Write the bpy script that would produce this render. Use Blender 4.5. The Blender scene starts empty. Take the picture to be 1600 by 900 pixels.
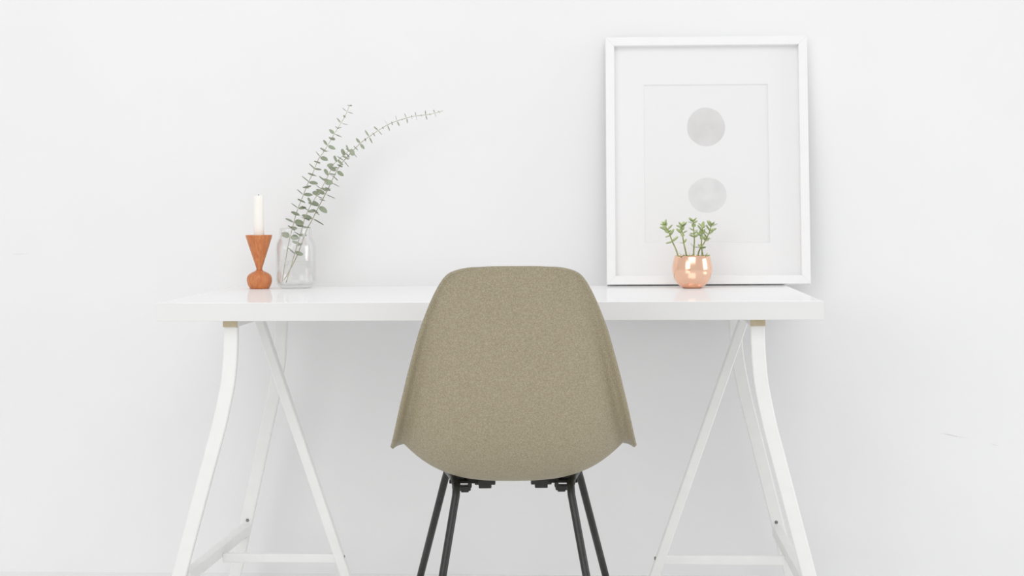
import bpy, bmesh, math, random
from mathutils import Vector, Matrix
random.seed(7)
scene = bpy.context.scene
C = scene.collection

# ------------------------------------------------------------------ camera
cam_data = bpy.data.cameras.new('camera')
cam = bpy.data.objects.new('camera', cam_data)
C.objects.link(cam)
cam_data.sensor_fit = 'HORIZONTAL'
cam_data.sensor_width = 36.0
cam_data.lens = 57.97
cam_data.clip_start = 0.05
right = Vector((0.99869168, 0.05078395, -0.00599279))
up = Vector((0.00349547, 0.0491223, 0.99878665))
fwd = Vector((-0.05101671, 0.99750087, -0.04888051))
cam.matrix_world = Matrix(((right.x, up.x, -fwd.x, 0.2297),
                           (right.y, up.y, -fwd.y, -3.4344),
                           (right.z, up.z, -fwd.z, 0.9475),
                           (0, 0, 0, 1)))
scene.camera = cam

# ------------------------------------------------------------------ world and light
world = bpy.data.worlds.new('world')
scene.world = world
world.use_nodes = True
bg = world.node_tree.nodes['Background']
bg.inputs['Color'].default_value = (0.985, 0.99, 1.0, 1)
bg.inputs['Strength'].default_value = 0.735


def area(name, loc, target, sx, sy, power, col):
    l = bpy.data.lights.new(name, 'AREA')
    l.shape = 'RECTANGLE'
    l.size, l.size_y = sx, sy
    l.energy = power
    l.color = col
    o = bpy.data.objects.new(name, l)
    C.objects.link(o)
    o.location = loc
    o.rotation_euler = (Vector(target) - Vector(loc)).to_track_quat('-Z', 'Y').to_euler()
    return o


area('added_light_right', (7.0, -0.8, 1.9), (0.0, 0.0, 0.7), 3.0, 2.4, 70, (0.975, 0.985, 1.0))  # added area lamp for assumed daylight from the right; no window modelled
area('added_light_left', (-3.2, -6.0, 2.2), (0.0, 0.5, 0.7), 3.2, 2.4, 56, (1.0, 0.985, 0.965))  # unseen soft lamp added on the left, power fitted for overall brightness
area('added_light_high', (0.0, -4.2, 3.8), (0.0, 0.3, 0.7), 4.0, 2.6, 62, (1.0, 0.99, 0.98))  # lamp added above and behind the camera, assumed overhead light; no roof opening

scene.cycles.transparent_max_bounces = 24      # the jar is several layers of clear glass and water
scene.cycles.transmission_bounces = 16
scene.view_settings.view_transform = 'Standard'
scene.view_settings.look = 'None'
scene.view_settings.exposure = 0.0
scene.view_settings.gamma = 1.0
scene.view_settings.use_curve_mapping = False


# ------------------------------------------------------------------ materials
def srgb(r, g, b):
    def f(c):
        c /= 255.0
        return c / 12.92 if c <= 0.04045 else ((c + 0.055) / 1.055) ** 2.4
    return (f(r), f(g), f(b), 1)


def nt_mat(name):
    m = bpy.data.materials.new(name)
    m.use_nodes = True
    return m, m.node_tree.nodes, m.node_tree.links


def principled(name, col, rough=0.5, metal=0.0, spec=0.5, col2=None, nscale=20.0, detail=3.0, lo=0.35, hi=0.65,
               bump=0.0, bscale=None, stretch=None, coat=0.0, sss=0.0, bdist=0.001):
    m, n, l = nt_mat(name)
    b = n['Principled BSDF']
    b.inputs['Base Color'].default_value = col
    b.inputs['Roughness'].default_value = rough
    b.inputs['Metallic'].default_value = metal
    b.inputs['Specular IOR Level'].default_value = spec
    b.inputs['Coat Weight'].default_value = coat
    if sss:
        b.inputs['Subsurface Weight'].default_value = sss
        b.inputs['Subsurface Radius'].default_value = (0.02, 0.015, 0.008)
        b.inputs['Subsurface Scale'].default_value = 0.4
    if col2 or bump:
        tc = n.new('ShaderNodeTexCoord')
        src = tc.outputs['Object']
        if stretch:
            mp = n.new('ShaderNodeMapping')
            mp.inputs['Scale'].default_value = stretch
            l.new(src, mp.inputs['Vector'])
            src = mp.outputs['Vector']
        if col2:
            nz = n.new('ShaderNodeTexNoise')
            nz.inputs['Scale'].default_value = nscale
            nz.inputs['Detail'].default_value = detail
            l.new(src, nz.inputs['Vector'])
            rp = n.new('ShaderNodeValToRGB')
            rp.color_ramp.elements[0].position = lo
            rp.color_ramp.elements[1].position = hi
            rp.color_ramp.elements[0].color = col
            rp.color_ramp.elements[1].color = col2
            l.new(nz.outputs['Fac'], rp.inputs['Fac'])
            l.new(rp.outputs['Color'], b.inputs['Base Color'])
        if bump:
            nb = n.new('ShaderNodeTexNoise')
            nb.inputs['Scale'].default_value = bscale or nscale
            nb.inputs['Detail'].default_value = 4
            l.new(src, nb.inputs['Vector'])
            bp = n.new('ShaderNodeBump')
            bp.inputs['Strength'].default_value = bump
            bp.inputs['Distance'].default_value = bdist
            l.new(nb.outputs['Fac'], bp.inputs['Height'])
            l.new(bp.outputs['Normal'], b.inputs['Normal'])
    return m


M = {}
M['wall'] = principled('wall_paint', (0.868, 0.868, 0.872, 1), 0.9, spec=0.15, col2=(0.884, 0.884, 0.886, 1), nscale=3.0,
                       detail=4, bump=0.25, bscale=28, bdist=0.0015)
M['floor'] = principled('floor_paint', (0.86, 0.86, 0.855, 1), 0.6, spec=0.3, col2=(0.89, 0.89, 0.885, 1), nscale=9,
                        detail=5, bump=0.2, bscale=40)
M['scuff'] = principled('scuffed_paint', (0.66, 0.66, 0.66, 1), 0.9, spec=0.1, col2=(0.8, 0.8, 0.8, 1), nscale=60)
M['trestle'] = principled('white_powder_coat', (0.88, 0.88, 0.865, 1), 0.45, spec=0.4, col2=(0.86, 0.86, 0.845, 1),
                          nscale=30)
M['railend'] = principled('beige_rail_end', srgb(206, 192, 164), 0.6, spec=0.3, col2=srgb(198, 184, 156), nscale=80)
M['steel'] = principled('zinc_steel', srgb(150, 150, 148), 0.35, metal=0.9, col2=srgb(130, 130, 128), nscale=200)
M['frame_white'] = principled('white_lacquer_frame', (0.89, 0.89, 0.89, 1), 0.4, spec=0.4, col2=(0.875, 0.875, 0.875, 1),
                              nscale=25)
M['mat'] = principled('mat_board', (0.885, 0.88, 0.88, 1), 0.95, spec=0.1, col2=(0.875, 0.87, 0.87, 1), nscale=300)
M['mat_core'] = principled('mat_bevel', (0.80, 0.80, 0.80, 1), 0.95, spec=0.1, col2=(0.78, 0.78, 0.78, 1), nscale=300)
M['candle'] = principled('candle_wax', srgb(251, 249, 243), 0.45, spec=0.4, col2=srgb(250, 247, 240), nscale=40, sss=0.25)
M['wick'] = principled('burnt_wick', srgb(50, 48, 46), 0.9, col2=srgb(80, 76, 70), nscale=400)
M['shell'] = principled('fibreglass', srgb(144, 134, 108), 0.48, spec=0.5, col2=srgb(171, 161, 138), nscale=420, detail=2,
                        lo=0.34, hi=0.68, bump=0.12, bscale=380, bdist=0.0005)
M['black'] = principled('black_steel', srgb(30, 32, 29), 0.36, spec=0.5, col2=srgb(42, 45, 42), nscale=120)
M['rubber'] = principled('black_rubber', srgb(28, 27, 26), 0.7, spec=0.3, col2=srgb(38, 37, 35), nscale=150)
M['copper'] = principled('polished_copper', (0.96, 0.60, 0.43, 1), 0.17, metal=1.0, col2=(0.96, 0.64, 0.475, 1), nscale=15,
                         bump=0.03, bscale=45, bdist=0.0006)
M['soil'] = principled('soil', srgb(70, 55, 42), 0.95, col2=srgb(105, 84, 64), nscale=150, bump=0.8, bscale=200)
M['leaf'] = principled('eucalyptus_leaf', srgb(142, 153, 126), 0.55, spec=0.3, col2=srgb(184, 191, 170), nscale=35, sss=0.0)
M['stem'] = principled('eucalyptus_stem', srgb(168, 158, 130), 0.6, col2=srgb(194, 188, 166), nscale=60)
M['succ'] = principled('succulent_leaf', srgb(174, 192, 120), 0.4, spec=0.4, col2=srgb(220, 229, 186), nscale=45)
M['succ_stem'] = principled('succulent_stem', srgb(140, 140, 84), 0.6, col2=srgb(176, 182, 120), nscale=90)


def wood_mat():
    m, n, l = nt_mat('turned_teak')
    b = n['Principled BSDF']
    tc = n.new('ShaderNodeTexCoord')
    mp = n.new('ShaderNodeMapping')
    mp.inputs['Scale'].default_value = (1.0, 1.0, 0.22)
    mp.inputs['Rotation'].default_value = (0.25, 0.15, 0)
    l.new(tc.outputs['Object'], mp.inputs['Vector'])
    nz = n.new('ShaderNodeTexNoise')
    nz.inputs['Scale'].default_value = 110
    nz.inputs['Detail'].default_value = 5
    nz.inputs['Distortion'].default_value = 1.2
    l.new(mp.outputs['Vector'], nz.inputs['Vector'])
    rp = n.new('ShaderNodeValToRGB')
    rp.color_ramp.elements[0].position = 0.3
    rp.color_ramp.elements[1].position = 0.72
    rp.color_ramp.elements[0].color = srgb(188, 110, 66)
    rp.color_ramp.elements[1].color = srgb(214, 140, 88)
    l.new(nz.outputs['Fac'], rp.inputs['Fac'])
    l.new(rp.outputs['Color'], b.inputs['Base Color'])
    b.inputs['Roughness'].default_value = 0.38
    b.inputs['Specular IOR Level'].default_value = 0.4
    return m


def gloss_mix(name, col, fac, rough):
    m, n, l = nt_mat(name)
    n.remove(n['Principled BSDF'])
    out = n['Material Output']
    tc = n.new('ShaderNodeTexCoord')
    nz = n.new('ShaderNodeTexNoise')
    nz.inputs['Scale'].default_value = 6
    l.new(tc.outputs['Object'], nz.inputs['Vector'])
    rp = n.new('ShaderNodeValToRGB')
    rp.color_ramp.elements[0].color = col
    rp.color_ramp.elements[1].color = (col[0] * .985, col[1] * .985, col[2] * .985, 1)
    l.new(nz.outputs['Fac'], rp.inputs['Fac'])
    d = n.new('ShaderNodeBsdfDiffuse')
    l.new(rp.outputs['Color'], d.inputs['Color'])
    g = n.new('ShaderNodeBsdfGlossy')
    g.inputs['Roughness'].default_value = rough
    g.inputs['Color'].default_value = (0.97, 0.97, 0.97, 1)
    mx = n.new('ShaderNodeMixShader')
    mx.inputs['Fac'].default_value = fac
    l.new(d.outputs[0], mx.inputs[1])
    l.new(g.outputs[0], mx.inputs[2])
    l.new(mx.outputs[0], out.inputs['Surface'])
    return m


def glass_mat(name, ior, col=(1, 1, 1, 1)):
    m, n, l = nt_mat(name)
    n.remove(n['Principled BSDF'])
    g = n.new('ShaderNodeBsdfGlass')
    g.inputs['IOR'].default_value = ior
    g.inputs['Roughness'].default_value = 0.0
    g.inputs['Color'].default_value = col
    l.new(g.outputs[0], n['Material Output'].inputs['Surface'])
    return m


def pane_mat():
    m, n, l = nt_mat('picture_glass')
    n.remove(n['Principled BSDF'])
    t = n.new('ShaderNodeBsdfTransparent')
    t.inputs['Color'].default_value = (0.996, 0.996, 0.996, 1)
    g = n.new('ShaderNodeBsdfGlossy')
    g.inputs['Roughness'].default_value = 0.45
    mx = n.new('ShaderNodeMixShader')
    mx.inputs[0].default_value = 0.012
    l.new(t.outputs[0], mx.inputs[1])
    l.new(g.outputs[0], mx.inputs[2])
    l.new(mx.outputs[0], n['Material Output'].inputs['Surface'])
    return m


def print_mat():
    """Paper with two hand-painted grey wash discs (object coordinates of the print)."""
    m, n, l = nt_mat('art_print')
    b = n['Principled BSDF']
    b.inputs['Roughness'].default_value = 0.86
    b.inputs['Specular IOR Level'].default_value = 0.1
    tc = n.new('ShaderNodeTexCoord')
    wob = n.new('ShaderNodeTexNoise')
    wob.inputs['Scale'].default_value = 16
    wob.inputs['Detail'].default_value = 3
    l.new(tc.outputs['Object'], wob.inputs['Vector'])
    wash = n.new('ShaderNodeTexNoise')
    wash.inputs['Scale'].default_value = 26
    wash.inputs['Detail'].default_value = 4
    l.new(tc.outputs['Object'], wash.inputs['Vector'])
    prev = None
    for (cx, cz, rx, rz, c1, c2) in ((-0.001, 0.397, 0.0470, 0.0492, srgb(214, 212, 211), srgb(224, 223, 223)),
                                     (0.0015, 0.2245, 0.0476, 0.0437, srgb(221, 221, 221), srgb(231, 231, 231))):
        mp = n.new('ShaderNodeMapping')
        mp.vector_type = 'POINT'
        mp.inputs['Location'].default_value = (-cx / rx, 0, -cz / rz)
        mp.inputs['Scale'].default_value = (1 / rx, 0, 1 / rz)
        l.new(tc.outputs['Object'], mp.inputs['Vector'])
        ln = n.new('ShaderNodeVectorMath')
        ln.operation = 'LENGTH'
        l.new(mp.outputs['Vector'], ln.inputs[0])
        ad = n.new('ShaderNodeMath')
        ad.operation = 'MULTIPLY_ADD'
        ad.inputs[1].default_value = 0.17
        l.new(wob.outputs['Fac'], ad.inputs[0])
        l.new(ln.outputs['Value'], ad.inputs[2])
        st = n.new('ShaderNodeMapRange')
        st.inputs['From Min'].default_value = 1.075
        st.inputs['From Max'].default_value = 1.10
        st.inputs['To Min'].default_value = 1.0
        st.inputs['To Max'].default_value = 0.0
        l.new(ad.outputs[0], st.inputs['Value'])
        rp = n.new('ShaderNodeValToRGB')
        rp.color_ramp.elements[0].position = 0.3
        rp.color_ramp.elements[1].position = 0.7
        rp.color_ramp.elements[0].color = c1
        rp.color_ramp.elements[1].color = c2
        l.new(wash.outputs['Fac'], rp.inputs['Fac'])
        mx = n.new('ShaderNodeMixRGB')
        if prev is None:
            mx.inputs['Color1'].default_value = (0.862, 0.860, 0.860, 1)
        else:
            l.new(prev, mx.inputs['Color1'])
        l.new(rp.outputs['Color'], mx.inputs['Color2'])
        l.new(st.outputs['Result'], mx.inputs['Fac'])
        prev = mx.outputs['Color']
    l.new(prev, b.inputs['Base Color'])
    return m


M['wood'] = wood_mat()
M['desk'] = gloss_mix('white_gloss_laminate', (0.965, 0.965, 0.965, 1), 0.30, 0.025)
M['edging'] = principled('white_edging', (0.80, 0.80, 0.793, 1), 0.4, spec=0.4, col2=(0.79, 0.79, 0.783, 1), nscale=12)
def thin_glass(name):
    m, n, l = nt_mat(name)
    n.remove(n['Principled BSDF'])
    t = n.new('ShaderNodeBsdfTransparent')
    t.inputs['Color'].default_value = (0.990, 0.993, 0.990, 1)
    g = n.new('ShaderNodeBsdfGlossy')
    g.inputs['Roughness'].default_value = 0.03
    g.inputs['Color'].default_value = (0.95, 0.96, 0.955, 1)
    lw = n.new('ShaderNodeLayerWeight')
    lw.inputs['Blend'].default_value = 0.28
    pw = n.new('ShaderNodeMath')
    pw.operation = 'MULTIPLY_ADD'
    pw.inputs[1].default_value = 0.55
    pw.inputs[2].default_value = 0.02
    l.new(lw.outputs['Facing'], pw.inputs[0])
    tint = n.new('ShaderNodeValToRGB')          # glass is seen through a longer path at grazing angles
    tint.color_ramp.elements[0].position = 0.25
    tint.color_ramp.elements[0].color = (0.992, 0.994, 0.992, 1)
    tint.color_ramp.elements[1].position = 0.95
    tint.color_ramp.elements[1].color = (0.84, 0.855, 0.85, 1)
    l.new(lw.outputs['Facing'], tint.inputs['Fac'])
    l.new(tint.outputs['Color'], t.inputs['Color'])
    mx = n.new('ShaderNodeMixShader')
    l.new(pw.outputs[0], mx.inputs[0])
    l.new(t.outputs[0], mx.inputs[1])
    l.new(g.outputs[0], mx.inputs[2])
    l.new(mx.outputs[0], n['Material Output'].inputs['Surface'])
    return m


M['glass'] = thin_glass('clear_glass')
def water_mat():
    m = glass_mat('water', 1.33)
    n, l = m.node_tree.nodes, m.node_tree.links
    g = [x for x in n if x.type == 'BSDF_GLASS'][0]
    t = n.new('ShaderNodeBsdfTransparent')
    t.inputs['Color'].default_value = (0.995, 0.996, 0.993, 1)
    mx = n.new('ShaderNodeMixShader')
    mx.inputs[0].default_value = 0.10
    l.new(t.outputs[0], mx.inputs[1])
    l.new(g.outputs[0], mx.inputs[2])
    l.new(mx.outputs[0], n['Material Output'].inputs['Surface'])
    return m


M['water'] = water_mat()
M['pane'] = pane_mat()
M['print'] = print_mat()


# ------------------------------------------------------------------ helpers
def tag(o, label=None, cat=None, group=None, kind=None):
    if label: o['label'] = label
    if cat: o['category'] = cat
    if group: o['group'] = group
    if kind: o['kind'] = kind
    return o


def empty(name, loc, rot=(0, 0, 0)):
    o = bpy.data.objects.new(name, None)
    o.empty_display_size = 0.05
    C.objects.link(o)
    o.location = loc
    o.rotation_euler = rot
    return o


def mesh_obj(name, verts, faces, mat, parent=None, smooth=False, loc=(0, 0, 0)):
    me = bpy.data.meshes.new(name)
    me.from_pydata([tuple(v) for v in verts], [], faces)
    me.validate()
    if smooth:
        me.shade_smooth()
    o = bpy.data.objects.new(name, me)
    me.materials.append(mat)
    C.objects.link(o)
    o.location = loc
    if parent: o.parent = parent
    return o


def bm_obj(name, bm, mat, parent=None, smooth=False, loc=(0, 0, 0)):
    bmesh.ops.recalc_face_normals(bm, faces=bm.faces)
    me = bpy.data.meshes.new(name)
    bm.to_mesh(me)
    bm.free()
    if smooth:
        me.shade_smooth()
    o = bpy.data.objects.new(name, me)
    me.materials.append(mat)
    C.objects.link(o)
    o.location = loc
    if parent: o.parent = parent
    return o


def add_box(bm, x0, x1, y0, y1, z0, z1, bev=0.0, seg=2):
    r = bmesh.ops.create_cube(bm, size=1.0)
    vs = r['verts']
    for v in vs:
        v.co = Vector(((x0 + x1) / 2 + v.co.x * (x1 - x0), (y0 + y1) / 2 + v.co.y * (y1 - y0), (z0 + z1) / 2 + v.co.z * (z1 - z0)))
    if bev:
        es = list({e for v in vs for e in v.link_edges})
        bmesh.ops.bevel(bm, geom=es, offset=bev, segments=seg, affect='EDGES', profile=0.5)


def box(name, x0, x1, y0, y1, z0, z1, mat, parent=None, bev=0.0, seg=2):
    bm = bmesh.new()
    add_box(bm, x0, x1, y0, y1, z0, z1, bev, seg)
    return bm_obj(name, bm, mat, parent)


def lathe(name, prof, mat, parent=None, n=64, loc=(0, 0, 0), closed=False):
    """prof: (r, z) list; a point with r == 0 becomes a pole; closed joins last to first."""
    verts, rings = [], []
    for r, z in prof:
        if r <= 1e-9:
            rings.append([len(verts)])
            verts.append((0, 0, z))
        else:
            rings.append(list(range(len(verts), len(verts) + n)))
            verts += [(r * math.cos(2 * math.pi * i / n), r * math.sin(2 * math.pi * i / n), z) for i in range(n)]
    faces = []
    pairs = list(zip(rings[:-1], rings[1:]))
    if closed: pairs.append((rings[-1], rings[0]))
    for a, b in pairs:
        for i in range(n):
            j = (i + 1) % n
            if len(a) == 1 and len(b) == 1: continue
            if len(a) == 1: faces.append((a[0], b[j], b[i]))
            elif len(b) == 1: faces.append((a[i], a[j], b[0]))
            else: faces.append((a[i], a[j], b[j], b[i]))
    bm = bmesh.new()
    bv = [bm.verts.new(v) for v in verts]
    for f in faces: bm.faces.new([bv[i] for i in f])
    return bm_obj(name, bm, mat, parent, True, loc)


def catmull(pts, n):
    """n samples of a Catmull-Rom spline through pts (any dimension)."""
    out = []
    m = len(pts) - 1
    for k in range(n):
        t = k / (n - 1) * m
        i = min(int(t), m - 1)
        f = t - i
        p0 = pts[max(i - 1, 0)]; p1 = pts[i]; p2 = pts[i + 1]; p3 = pts[min(i + 2, m)]
        out.append(tuple(0.5 * (2 * b + (c - a) * f + (2 * a - 5 * b + 4 * c - d) * f * f + (3 * b - a - 3 * c + d) * f ** 3)
                         for a, b, c, d in zip(p0, p1, p2, p3)))
    return out


def tube(name, pts, rad, mat, parent=None, n=12, cap=True):
    """round tube through pts; rad a number or list."""
    pts = [Vector(p) for p in pts]
    rads = rad if isinstance(rad, (list, tuple)) else [rad] * len(pts)
    bm = bmesh.new()
    rings = []
    ref = None
    for i, p in enumerate(pts):
        t = (pts[min(i + 1, len(pts) - 1)] - pts[max(i - 1, 0)]).normalized()
        if ref is None:
            ref = t.orthogonal().normalized()
        ref = (ref - t * ref.dot(t)).normalized()
        b = t.cross(ref)
        rings.append([bm.verts.new(p + (ref * math.cos(2 * math.pi * k / n) + b * math.sin(2 * math.pi * k / n)) * rads[i]) for k in range(n)])
    for a, b in zip(rings[:-1], rings[1:]):
        for k in range(n):
            bm.faces.new((a[k], a[(k + 1) % n], b[(k + 1) % n], b[k]))
    if cap:
        bm.faces.new(rings[0]); bm.faces.new(rings[-1])
    return bm_obj(name, bm, mat, parent, True)


def bar(name, pts, wx, wy, mat, parent=None, bev=0.003):
    """rectangular bar lying in an xz plane: pts (x, y, z); wx = in-plane width, wy = depth, mitred along the path."""
    bm = bmesh.new()
    P = [Vector(p) for p in pts]
    rings = []
    for i, p in enumerate(P):
        t = (P[min(i + 1, len(P) - 1)] - P[max(i - 1, 0)]).normalized()
        side = Vector((t.z, 0, -t.x)).normalized()
        h, d, b = wx / 2, wy / 2, bev
        ring = []
        for sx, sy in ((-h + b, -d), (h - b, -d), (h, -d + b), (h, d - b), (h - b, d), (-h + b, d), (-h, d - b), (-h, -d + b)):
            ring.append(bm.verts.new(p + side * sx + Vector((0, sy, 0))))
        rings.append(ring)
    for a, b in zip(rings[:-1], rings[1:]):
        for k in range(8):
            bm.faces.new((a[k], a[(k + 1) % 8], b[(k + 1) % 8], b[k]))
    bm.faces.new(rings[0]); bm.faces.new(rings[-1])
    return bm_obj(name, bm, mat, parent)


# ------------------------------------------------------------------ setting
WALL_Y = 0.78
o = box('floor', -4.5, 4.5, -5.0, WALL_Y + 0.15, -0.12, 0.0, M['floor'])
tag(o, 'white painted concrete floor meeting the plain wall', kind='structure')
wall = box('wall_back', -4.5, 4.5, WALL_Y, WALL_Y + 0.15, 0.0, 3.4, M['wall'])
tag(wall, 'plain white painted wall behind the desk', kind='structure')


def scuff(name, pts, w):
    """slim ridge of scraped paint on the wall."""
    bm = bmesh.new()
    rows = []
    for i, (x, z) in enumerate(pts):
        k = math.sin(math.pi * i / (len(pts) - 1)) * 0.8 + 0.2
        rows.append([bm.verts.new((x, WALL_Y + 0.0004, z + w * k)), bm.verts.new((x, WALL_Y - 0.0012 * k, z)),
                     bm.verts.new((x, WALL_Y + 0.0004, z - w * k))])
    for a, b in zip(rows[:-1], rows[1:]):
        for k in range(2):
            bm.faces.new((a[k], a[k + 1], b[k + 1], b[k]))
    return bm_obj(name, bm, M['scuff'], wall)


s = scuff('scuff_mark', [(1.0975, .3678), (1.1065, .3672), (1.115, .3662), (1.128, .363), (1.143, .360), (1.158, .3572), (1.170, .354)], 0.0016)
s['label'] = 'grey scrape in the wall paint'
scuff('scuff_mark', [(1.226, .342), (1.236, .3385), (1.247, .336)], 0.0010)
scuff('scuff_mark', [(-1.285, .8338), (-1.268, .834), (-1.244, .8336)], 0.0012)

# ------------------------------------------------------------------ desk top
DT = 0.75
UND = 0.711
desk = tag(empty('desk_top', (0, 0.35, UND)), 'long glossy white desk top laid across the two white trestles', 'desk')
box('panel', -0.6985, 0.6985, -0.3485, 0.3485, 0, DT - UND, M['desk'], desk, bev=0.0010)
H_ = DT - UND
for x0, x1, y0, y1 in ((-0.70, 0.70, -0.35, -0.3485), (-0.70, 0.70, 0.3485, 0.35), (-0.70, -0.6985, -0.3484, 0.3484), (0.6985, 0.70, -0.3484, 0.3484)):
    box('edge_band', x0, x1, y0, y1, 0.0002, H_ - 0.0004, M['edging'], desk, bev=0.0005, seg=1)


# ------------------------------------------------------------------ trestles
def trestle(sgn, label, dx=0.0, tdx=0.0, rear_in=0.0):
    X = lambda v: sgn * (v + dx)
    root = tag(empty('trestle', (X(0.55), 0.335, 0)), label, 'trestle')
    ox, oy = X(0.55), 0.335
    L = lambda pts: [(X(x) - ox, y - oy, z) for x, y, z in pts]
    yf, yb = 0.05, 0.615
    # top rail, with a thin beige face on each end
    a, b = sorted((X(0.534 + tdx - dx) - ox, X(0.566 + tdx - dx) - ox))
    box('top_rail', a, b, yf - 0.010 - oy, yb + 0.010 - oy, 0.6955, UND, M['trestle'], root, bev=0.002)
    for y0, y1 in ((yf - 0.013, yf - 0.010), (yb + 0.010, yb + 0.013)):
        box('rail_end', a + 0.0003, b - 0.0003, y0 - oy, y1 - oy, 0.6957, UND - 0.0003, M['railend'], root, bev=0.0008, seg=1)
    # bent outer legs
    prof = [(0.550, 0.6955), (0.551, 0.66), (0.553, 0.625), (0.558, 0.58), (0.567, 0.535), (0.580, 0.48)]
    prof = catmull(prof, 18) + [(0.6113, 0.37), (0.6705, 0.16), (0.7155, 0.0)]
    prof = [(x + (tdx - dx) * min(1.0, z / 0.62), z) for x, z in prof]
    rear = [(x - rear_in * max(0.0, 1 - z / 0.62), z) for x, z in prof]
    bar('leg', L([(x, yf, z) for x, z in prof]), 0.030, 0.016, M['trestle'], root, bev=0.002)
    bar('leg', L([(x, yb, z) for x, z in rear]), 0.030, 0.016, M['trestle'], root, bev=0.002)

    def leg_x(pr, z):
        for (x0, z0), (x1, z1) in zip(pr[:-1], pr[1:]):
            if z1 <= z <= z0:
                return x0 + (x1 - x0) * (z0 - z) / (z0 - z1)
    # straight inner leg
    bar('leg', L([(0.549 + tdx - dx, 0.335, 0.6955), (0.322, 0.335, 0.0)]), 0.021, 0.030, M['trestle'], root, bev=0.002)
    # low stretchers: one between the bent legs, one to the inner leg
    xf, xr = leg_x(prof, 0.15) - 0.012, leg_x(rear, 0.15) - 0.006
    bm = bmesh.new()
    add_box(bm, -0.0115, 0.0115, yf + 0.0078 - oy, yb - 0.0078 - oy, 0.138, 0.163, 0.002, 2)
    for v in bm.verts:
        k = (v.co.y + oy - yf) / (yb - yf)
        v.co.x += X(xf + (xr - xf) * k) - ox
    bm_obj('stretcher', bm, M['trestle'], root)
    xm = (xf + xr) / 2 - 0.0112
    a, b = sorted((X(0.372) - ox, X(xm) - ox))
    box('stretcher', a, b, 0.326 - oy, 0.344 - oy, 0.126, 0.147, M['trestle'], root, bev=0.002)

    def bolt(x, y, z, axis):
        bm = bmesh.new()
        bmesh.ops.create_cone(bm, cap_ends=True, segments=12, radius1=0.0046, radius2=0.0034, depth=0.004)
        rot = Matrix.Rotation(math.pi / 2, 4, 'X') if axis == 'y' else Matrix.Rotation(sgn * -math.pi / 2, 4, 'Y')
        bmesh.ops.transform(bm, matrix=Matrix.Translation((X(x) - ox, y - oy, z)) @ rot, verts=bm.verts)
        bm_obj('bolt', bm, M['steel'], root)
    bolt(leg_x(rear, 0.17) - 0.003, yb - 0.0092, 0.1715, 'y')
    bolt(leg_x(rear, 0.13) - 0.005, yb - 0.0092, 0.1300, 'y')
    bolt(0.3575, 0.335, 0.139, 'x')
    return root


trestle(-1, 'white metal trestle under the candle end of the desk', 0.0, 0.0, 0.032)
trestle(1, 'white metal trestle under the picture frame end of the desk', 0.005, 0.018, 0.006)

# ------------------------------------------------------------------ picture frame
FW, FH, FD, RW = 0.503, 0.622, 0.035, 0.0215
lean = math.radians(7.0)
fr = tag(empty('picture_frame', (0.508, 0.664, DT + 0.0046), (-lean, 0, math.radians(1.2))),
         'wide white picture frame with two grey painted dots leaning on the wall', 'picture frame')


def rail(pts_outer, pts_inner):
    """mitred rail: front ring outer/inner, back ring same, with depth."""
    bm = bmesh.new()
    o0, o1 = pts_outer
    i0, i1 = pts_inner
    vs = []
    for y in (0, FD):
        vs.append([bm.verts.new((p[0], y, p[1])) for p in (o0, o1, i1, i0)])
    f, b = vs
    bm.faces.new(f); bm.faces.new(b[::-1])
    for k in range(4):
        bm.faces.new((f[k], f[(k + 1) % 4], b[(k + 1) % 4], b[k]))
    es = [e for e in bm.edges]
    bmesh.ops.bevel(bm, geom=es, offset=0.0008, segments=1, affect='EDGES')
    return bm_obj('frame_rail', bm, M['frame_white'], fr)


O = [(-FW / 2, 0), (FW / 2, 0), (FW / 2, FH), (-FW / 2, FH)]
I = [(-FW / 2 + RW, RW), (FW / 2 - RW, RW), (FW / 2 - RW, FH - RW), (-FW / 2 + RW, FH - RW)]
for k in range(4):
    rail((O[k], O[(k + 1) % 4]), (I[k], I[(k + 1) % 4]))
ix, iz0, iz1 = FW / 2 - RW + 0.0004, RW - 0.0004, FH - RW + 0.0004
box('backing_board', -ix, ix, 0.026, 0.029, iz0, iz1, M['mat_core'], fr)
box('print', -0.20, 0.20, 0.0240, 0.0250, 0.07, 0.55, M['print'], fr)
# mat board: a window cut with a bevel
wx0, wx1, wz0, wz1 = -0.157, 0.156, 0.104, 0.505
bm = bmesh.new()
fo = [bm.verts.new(p) for p in ((-ix, 0.0205, iz0), (ix, 0.0205, iz0), (ix, 0.0205, iz1), (-ix, 0.0205, iz1))]
fi = [bm.verts.new(p) for p in ((wx0, 0.0205, wz0), (wx1, 0.0205, wz0), (wx1, 0.0205, wz1), (wx0, 0.0205, wz1))]
e = 0.0022
bi = [bm.verts.new(p) for p in ((wx0 + e, 0.0235, wz0 + e), (wx1 - e, 0.0235, wz0 + e), (wx1 - e, 0.0235, wz1 - e), (wx0 + e, 0.0235, wz1 - e))]
bo = [bm.verts.new(p) for p in ((-ix, 0.0235, iz0), (ix, 0.0235, iz0), (ix, 0.0235, iz1), (-ix, 0.0235, iz1))]
for k in range(4):
    j = (k + 1) % 4
    bm.faces.new((fo[k], fo[j], fi[j], fi[k]))
    bm.faces.new((fi[k], fi[j], bi[j], bi[k]))
    bm.faces.new((bi[k], bi[j], bo[j], bo[k]))
    bm.faces.new((bo[k], bo[j], fo[j], fo[k]))
bm_obj('mat_board', bm, M['mat'], fr)
box('glass_pane', -ix, ix, 0.0150, 0.0168, iz0, iz1, M['pane'], fr)

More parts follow.
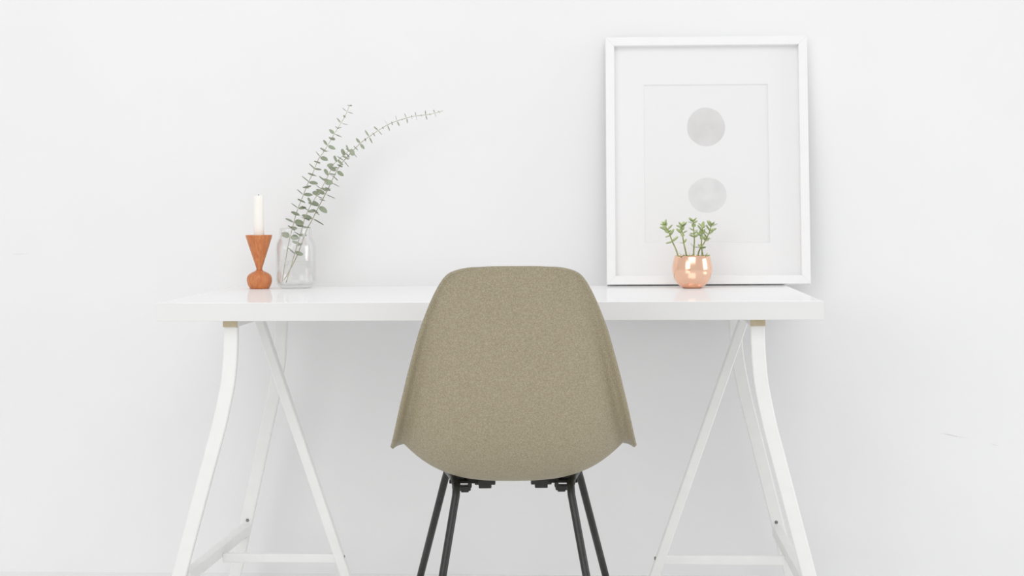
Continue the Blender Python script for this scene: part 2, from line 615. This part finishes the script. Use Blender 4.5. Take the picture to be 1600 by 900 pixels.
# ------------------------------------------------------------------ candle and holder
HX, HY = -0.6025, 0.605
h = tag(empty('candle_holder', (HX, HY, DT)), 'turned reddish wood candle holder with funnel cup and round foot', 'candle holder')
base = [(0, 0), (.0215, 0), (.0235, .0008), (.0268, .006), (.0295, .0125), (.0310, .020), (.0308, .0265), (.0285, .0325),
        (.0235, .0375), (.0160, .0415), (.0105, .0440), (.0080, .0465), (0, .0466)]
lathe('foot', base, M['wood'], h)
cup = [(0, .0460), (.0078, .0460), (.0071, .0485), (.0078, .0525), (.0105, .0610), (.0170, .0810), (.0245, .1040), (.0318, .1275),
       (.0326, .1318), (.0322, .1328), (.0150, .1328), (.0134, .1320), (.0134, .1200), (0, .1200)]
lathe('cup', cup, M['wood'], h)
cd = tag(empty('candle', (HX + 0.0003, HY, DT + 0.1202)), 'plain white taper candle standing in the wooden holder', 'candle')
wax = [(0, 0), (.0128, 0), (.0130, .002), (.0127, .100), (.0126, .1085), (.0119, .1105), (.0105, .1098), (.0065, .1078), (0, .1070)]
lathe('wax', wax, M['candle'], cd, 40)
tube('wick', [(0, 0, .106), (0.0003, 0, .110), (0.0004, 0.0002, .1125)], [.0010, .0011, .0013], M['wick'], cd, 8)

# ------------------------------------------------------------------ glass jar with water
JX, JY = -0.5140, 0.620
jar = tag(empty('glass_jar', (JX, JY, DT)), 'clear glass preserving jar half filled with water', 'jar')
outer = [(0, .0022), (.026, .0018), (.0330, 0), (.0365, .0012), (.0430, .0060), (.0470, .0120), (.0488, .0200), (.0490, .0350), (.0490, .0950),
         (.0486, .1030), (.0468, .1120), (.0435, .1200), (.0405, .1260), (.0392, .1300), (.0400, .1318), (.0413, .1330), (.0400, .1345), (.0393, .1365),
         (.0403, .1385), (.0412, .1395), (.0402, .1410), (.0394, .1440), (.0394, .1480), (.0386, .1497)]
inner = [(.0370, .1500), (.0358, .1490), (.0356, .1440), (.0356, .1310), (.0372, .1245), (.0405, .1180), (.0440, .1100), (.0457, .1020), (.0460, .0950),
         (.0460, .0350), (.0456, .0200), (.0435, .0130), (.0390, .0095), (.0300, .0080), (0, .0080)]
lathe('glass_body', outer + inner, M['glass'], jar, 72)
water = [(0, .0078), (.0302, .0078), (.0392, .0093), (.0438, .0128), (.0459, .0198), (.0463, .0350), (.0463, .0672), (.0452, .0664), (.0430, .0660), (0, .0660)]
lathe('water', water, M['water'], jar, 72)


# ------------------------------------------------------------------ leaves
def leaf_mesh(name, length, width, cup, point, mat, thick=0.0006, n=7):
    """leaf along +x from its stalk at the origin, normal +z, gently cupped; closed thin solid."""
    bm = bmesh.new()
    top, bot = [], []
    for side in (1, -1):
        rows = []
        for i in range(n + 1):
            t = i / n
            w = width / 2 * (math.sin(math.pi * t ** point) ** 0.62 if 0 < t < 1 else 0)
            x = length * t
            z = cup * length * (t * t)
            rows.append(((x, w, z + cup * w * 1.2 + side * thick / 2), (x, 0, z + side * thick / 2), (x, -w, z + cup * w * 1.2 + side * thick / 2)))
        (top if side == 1 else bot).extend(rows)
    for rows, flip in ((top, False), (bot, True)):
        g = []
        for r in rows:
            g.append([bm.verts.new(p) for p in r])
        for a, b in zip(g[:-1], g[1:]):
            for k in range(2):
                f = (a[k], a[k + 1], b[k + 1], b[k])
                bm.faces.new(f[::-1] if flip else f)
    bmesh.ops.remove_doubles(bm, verts=bm.verts, dist=1e-6)
    me = bpy.data.meshes.new(name)
    bm.to_mesh(me)
    bm.free()
    me.shade_smooth()
    me.materials.append(mat)
    return me


def put_leaf(me, pos, out, nrm, size, parent):
    x = Vector(out).normalized()
    z = (Vector(nrm) - x * Vector(nrm).dot(x)).normalized()
    y = z.cross(x)
    o = bpy.data.objects.new('leaf', me)
    C.objects.link(o)
    o.parent = parent
    m = Matrix(((x.x, y.x, z.x, 0), (x.y, y.y, z.y, 0), (x.z, y.z, z.z, 0), (0, 0, 0, 1)))
    o.matrix_local = Matrix.Translation(pos) @ m @ Matrix.Scale(size, 4)
    return o


ROUND = leaf_mesh('round_leaf', 1.0, 0.92, 0.10, 0.85, M['leaf'], 0.03)
OVAL = leaf_mesh('oval_leaf', 1.0, 0.62, 0.08, 0.85, M['leaf'], 0.03)

NARROW = leaf_mesh('narrow_leaf', 1.0, 0.34, 0.05, 0.85, M['leaf'], 0.03)

BRANCH_A = [(-0.5467, 0.61, 0.7672), (-0.5384, 0.6121, 0.8178), (-0.5286, 0.6143, 0.8684), (-0.5189, 0.6164, 0.9063), (-0.5093, 0.6186, 0.9411), (-0.4966, 0.6207, 0.9726), (-0.4821, 0.6229, 1.0089), (-0.4694, 0.625, 1.0357), (-0.4566, 0.6271, 1.0673), (-0.4424, 0.6293, 1.0878), (-0.4281, 0.6314, 1.1114), (-0.4122, 0.6336, 1.1382), (-0.3996, 0.6357, 1.1588), (-0.3885, 0.6379, 1.1777), (-0.379, 0.64, 1.2014)]
BRANCH_B = [(-0.54, 0.625, 0.7633), (-0.5214, 0.6238, 0.8221), (-0.5011, 0.6225, 0.8871), (-0.4925, 0.6212, 0.9172), (-0.4824, 0.62, 0.9409), (-0.4724, 0.6188, 0.9598), (-0.4625, 0.6175, 0.974), (-0.4493, 0.6162, 0.9928), (-0.4328, 0.615, 1.0227), (-0.4229, 0.6138, 1.0415), (-0.4145, 0.6125, 1.0571), (-0.3967, 0.6112, 1.0727), (-0.3757, 0.61, 1.0898)]
BRANCH_C = [(-0.5457, 0.63, 0.7695), (-0.5133, 0.633, 0.8297), (-0.4907, 0.636, 0.89), (-0.4765, 0.639, 0.917), (-0.4622, 0.642, 0.9455), (-0.4463, 0.645, 0.9756), (-0.432, 0.648, 1.0042), (-0.4194, 0.651, 1.0311), (-0.4068, 0.654, 1.0534), (-0.391, 0.657, 1.0724), (-0.3736, 0.66, 1.0915), (-0.3562, 0.663, 1.1089), (-0.342, 0.666, 1.1201), (-0.3214, 0.669, 1.1343), (-0.3025, 0.672, 1.147), (-0.2786, 0.675, 1.1597), (-0.25, 0.678, 1.1692), (-0.2262, 0.681, 1.1755), (-0.2024, 0.684, 1.1786), (-0.1787, 0.687, 1.1818), (-0.1516, 0.69, 1.1897)]


def branch(pts, label, z_first, spacing, size, mesh_for, r0, r1, group, phase=0.0, up_tilt=0.3, side=None):
    base_pt = Vector(pts[0])
    root = tag(empty('eucalyptus_branch', base_pt), label, 'branch', group)
    loc = [tuple(Vector(p) - base_pt) for p in pts]
    sm = catmull(loc, 70)
    tube('stem', sm, [r0 + (r1 - r0) * i / 69 for i in range(70)], M['stem'], root, 8)
    V = [Vector(p) for p in sm]
    acc, nxt, k = 0.0, 0.0, 0
    total = sum((V[i + 1] - V[i]).length for i in range(69) if V[i].z + base_pt.z > z_first)
    for i in range(69):
        if V[i].z + base_pt.z < z_first: continue
        seg = (V[i + 1] - V[i]).length
        while acc + seg >= nxt:
            f = (nxt - acc) / seg
            p = V[i].lerp(V[i + 1], f)
            t = (V[i + 1] - V[i]).normalized()
            u = nxt / total
            a = t.cross(Vector((0, 1, 0))).normalized()      # across, in the picture plane of the desk
            b = t.cross(a).normalized()
            ang = phase + k * math.pi / 2 + random.uniform(-0.35, 0.35)
            s = size(u)
            for h2 in (0, 1):
                d = a * math.cos(ang + h2 * math.pi) + b * math.sin(ang + h2 * math.pi)
                d = (d + t * (up_tilt + random.uniform(-0.15, 0.2)) + Vector((0, 0, -0.12))).normalized()
                nrm = t + Vector((random.uniform(-.25, .25), random.uniform(-.95, .15), random.uniform(-.25, .25)))
                put_leaf(mesh_for(u), p + d * r0, d, nrm, s * random.uniform(0.85, 1.12), root)
            k += 1
            nxt += spacing(u)
        acc += seg
    return root


G = 'eucalyptus branches in the jar'
branch(BRANCH_A, 'upright eucalyptus branch with round grey green leaves, the leftmost in the jar', 0.872, lambda u: 0.0185 - 0.003 * u,
       lambda u: 0.0235 - 0.0085 * u ** 1.3, lambda u: ROUND if u < 0.65 else (OVAL if u < 0.85 else NARROW), 0.0011, 0.0005, G, 0.2, 0.25)
branch(BRANCH_B, 'short eucalyptus branch rising between the two longer ones', 0.835, lambda u: 0.023 - 0.004 * u,
       lambda u: 0.0225 - 0.004 * u, lambda u: ROUND, 0.0011, 0.0006, G, 1.0, 0.2)
branch(BRANCH_C, 'longest eucalyptus branch arching far to the right in front of the wall', 0.915, lambda u: 0.0175 - 0.0065 * u,
       lambda u: 0.031 - 0.0215 * u ** 0.7, lambda u: OVAL if u < 0.5 else NARROW, 0.0012, 0.0006, G, 0.1, -0.05)

# ------------------------------------------------------------------ potted succulent
PX, PY = 0.4612, 0.560
pt = tag(empty('potted_succulent', (PX, PY, DT)), 'small green succulent in a round polished copper pot', 'potted plant')
potp = [(0, .0005), (.0195, 0), (.0225, .0006), (.0300, .0055), (.0385, .0145), (.0445, .0260), (.0478, .0385), (.0482, .0480), (.0468, .0600), (.0443, .0715),
        (.0425, .0785), (.0420, .0790), (.0414, .0785), (.0432, .0715), (.0455, .0600), (.0469, .0480), (.0464, .0385), (.0430, .0265), (.0370, .0160), (.0290, .0080), (0, .0060)]
lathe('pot', potp, M['copper'], pt, 80)
soilp = [(0, .0100), (.0300, .0110), (.0440, .0330), (.0455, .0560), (.0438, .0655), (.0380, .0680), (.0200, .0672), (0, .0690)]
lathe('soil', soilp, M['soil'], pt, 48)
SUC = leaf_mesh('fleshy_leaf', 1.0, 0.50, 0.12, 0.75, M['succ'], 0.11, 6)
STEMS = [[(0.4303, 0.545, 0.812), (0.4225, 0.5412, 0.8406), (0.4116, 0.5375, 0.8653), (0.4039, 0.5338, 0.8854), (0.393, 0.53, 0.9039)],
         [(0.4496, 0.56, 0.812), (0.4463, 0.5562, 0.8339), (0.44, 0.5525, 0.8618), (0.4367, 0.5488, 0.8834), (0.435, 0.545, 0.9019)],
         [(0.4643, 0.55, 0.812), (0.4645, 0.5525, 0.8385), (0.4662, 0.555, 0.8662), (0.4648, 0.5575, 0.8893), (0.4635, 0.56, 0.9124)],
         [(0.4868, 0.565, 0.812), (0.4853, 0.5662, 0.8381), (0.4839, 0.5675, 0.8612), (0.4855, 0.5688, 0.8813), (0.4871, 0.57, 0.8998)],
         [(0.4749, 0.572, 0.812), (0.4782, 0.5752, 0.8379), (0.4907, 0.5785, 0.8579), (0.5018, 0.5818, 0.8795), (0.5097, 0.585, 0.9042)]]
for si, pts in enumerate(STEMS):
    loc = [tuple(Vector(p) - Vector((PX, PY, DT))) for p in pts]
    sm = [Vector(p) for p in catmull(loc, 24)]
    st = tube('stem', sm, [.0021 - .0011 * i / 23 for i in range(24)], M['succ_stem'], pt, 8)
    for k, i in enumerate((5, 8, 11, 13, 15, 17, 19, 21, 22, 23)):
        if si in (0, 1) and k in (0, 1, 3): continue
        if si > 1 and k in (0, 2): continue
        p = sm[i]
        t = (sm[min(i + 1, 23)] - sm[i - 1]).normalized()
        a = t.cross(Vector((0, 1, 0))).normalized()
        b = t.cross(a)
        ang = k * math.pi / 2 + random.uniform(-.4, .4) + si
        for h2 in (0, 1):
            d = a * math.cos(ang + h2 * math.pi) + b * math.sin(ang + h2 * math.pi) + t * (random.uniform(0.0, 0.6) + 0.04 * k) + Vector((0, 0, random.uniform(-.3, .3)))
            put_leaf(SUC, p, d, t + Vector((0, -0.2, 0)), random.uniform(.0130, .0205) * (0.85 if k > 7 else 1), st)
for x, y, z in ((0.4560, 0.524, 0.828), (0.4350, 0.531, 0.827), (0.4900, 0.535, 0.828)):
    p = Vector((x - PX, y - PY, z - DT))
    for ang in (-0.5, 0.8, 2.2, 3.6):
        d = Vector((math.cos(ang), -0.4, math.sin(ang) * 0.5 + 0.3))
        put_leaf(SUC, p, d, Vector((0, -.4, 1)), random.uniform(.011, .015), pt)

# ------------------------------------------------------------------ chair
ch = tag(empty('chair', (0.0620, -0.150, 0), (0, 0, 0.06)), 'olive beige moulded shell chair with black tube legs facing the desk', 'chair')

# shell: centre line (y, z), half width, edge rise, edge drop of the outer lip
ROWS = [  # y, z, half width, rise
    (-.3030, .8405, .0480, .000), (-.3020, .8375, .0830, .000), (-.2990, .8290, .1120, .003), (-.2950, .8170, .1265, .007),
    (-.2870, .7930, .1410, .013), (-.2770, .7600, .1560, .020), (-.2665, .7180, .1720, .028), (-.2560, .6720, .1855, .037),
    (-.2450, .6220, .1990, .046), (-.2310, .5650, .2125, .055), (-.2110, .5130, .2232, .063), (-.1850, .4700, .2312, .068),
    (-.1500, .4360, .2368, .071), (-.1050, .4185, .2368, .0755), (-.0500, .4140, .2335, .0770), (.0200, .4150, .2310, .068),
    (.0900, .4200, .2290, .052), (.1500, .4260, .2270, .036), (.2000, .4300, .2180, .026), (.2350, .4280, .2020, .017),
    (.2560, .4210, .1750, .010), (.2650, .4130, .1400, .006)]
NV, NU = 84, 49
rows = catmull(ROWS, NV)
verts, faces = [], []
for i, (y, z, w, H) in enumerate(rows):
    y0, z0 = rows[max(i - 1, 0)][:2]
    y1, z1 = rows[min(i + 1, NV - 1)][:2]
    ty, tz = y1 - y0, z1 - z0
    ln = math.hypot(ty, tz)
    ty, tz = ty / ln, tz / ln
    ny, nz = -tz, ty            # towards the sitter
    hip = math.exp(-((z - 0.43) / 0.07) ** 2)
    lip = 0.30 - 0.14 * hip
    for j in range(NU):
        q = -1 + 2 * j / (NU - 1)
        s0 = math.copysign(abs(q) ** 0.72, q)
        a = abs(s0)
        if a < 0.90:
            g = 0.25 * (a / 0.90) ** 2 + 0.75 * (a / 0.90) ** 3.6
        else:
            tt = (a - 0.90) / 0.10
            g = 1.0 + 0.42 * tt * (1 - tt) ** 2 - lip * tt ** 1.6
        verts.append((w * s0, y + ny * H * g, z + nz * H * g))
for i in range(NV - 1):
    for j in range(NU - 1):
        a = i * NU + j
        faces.append((a, a + 1, a + NU + 1, a + NU))
shell = mesh_obj('shell', verts, faces, M['shell'], ch, True)
sd = shell.modifiers.new('thickness', 'SOLIDIFY')
sd.thickness = 0.0045
sd.offset = 0
shell['label'] = 'moulded olive beige fibreglass seat and back shell'

RZ = 0.395
for sgn in (-1, 1):
    # the rail under the seat, front leg, rear leg
    rail_b = Vector((sgn * 0.118, -0.050, RZ + 0.012))
    rail_f = Vector((sgn * 0.135, 0.110, RZ + 0.008))
    near = Vector((sgn * 0.113, -0.062, RZ - 0.004))
    far = Vector((sgn * 0.136, 0.118, RZ + 0.006))
    tube('seat_rail', [near + Vector((0, 0.006, 0.008)), rail_b + Vector((0, .02, 0.003)), rail_f, far], 0.0078, M['black'], ch, 14)
    rear = [near + Vector((0, .010, 0.012)), near + Vector((0, 0.002, 0.003)), near + Vector((sgn * .0008, -.004, -.010)),
            near + Vector((sgn * .004, -.010, -.028)), (sgn * .140, -.122, .2300), (sgn * .1800, -.200, 0.008)]
    front = [far + Vector((0, -.006, 0.003)), far + Vector((sgn * .001, 0.003, -.004)), far + Vector((sgn * .006, 0.011, -.022)), (sgn * .237, 0.305, 0.008)]
    for pts in (rear, front):
        lg = tube('leg', pts, 0.0078, M['black'], ch, 14)
        g = lathe('glide', [(0, 0), (.014, 0), (.0155, .003), (.0135, .008), (.009, .013), (0, .013)], M['rubber'], lg, 24, loc=tuple(pts[-1][:2]) + (0.0,))
    # mounting bracket with a slot, rubber shock mount below the shell
    bm = bmesh.new()
    yb0, yb1 = 0.028, 0.050
    def seg(x0, x1, z0, z1):
        a, b = sorted((sgn * x0, sgn * x1))
        add_box(bm, a, b, yb0, yb1, z0, z1, 0.0012, 1)
    seg(.036, .092, .394, .402)
    seg(.036, .078, .386, .396)
    seg(.084, .092, .380, .400)
    seg(.112, .124, .378, .405)
    seg(.086, .118, .374, .384)
    seg(.086, .116, .392, .404)
    seg(.044, .070, .379, .388)
    seg(.090, .106, .371, .377)
    bm_obj('mount_bracket', bm, M['black'], ch)
    bm = bmesh.new()
    for yy in (-0.010, 0.100):
        r = bmesh.ops.create_cone(bm, cap_ends=True, segments=20, radius1=0.017, radius2=0.019, depth=0.016,
                                  matrix=Matrix.Translation((sgn * 0.080, yy, 0.411)))
        add_box(bm, *sorted((sgn * 0.070, sgn * 0.128)), yy - 0.014, yy + 0.014, 0.398, 0.404, 0.001, 1)
    bm_obj('shock_mount', bm, M['rubber'], ch)
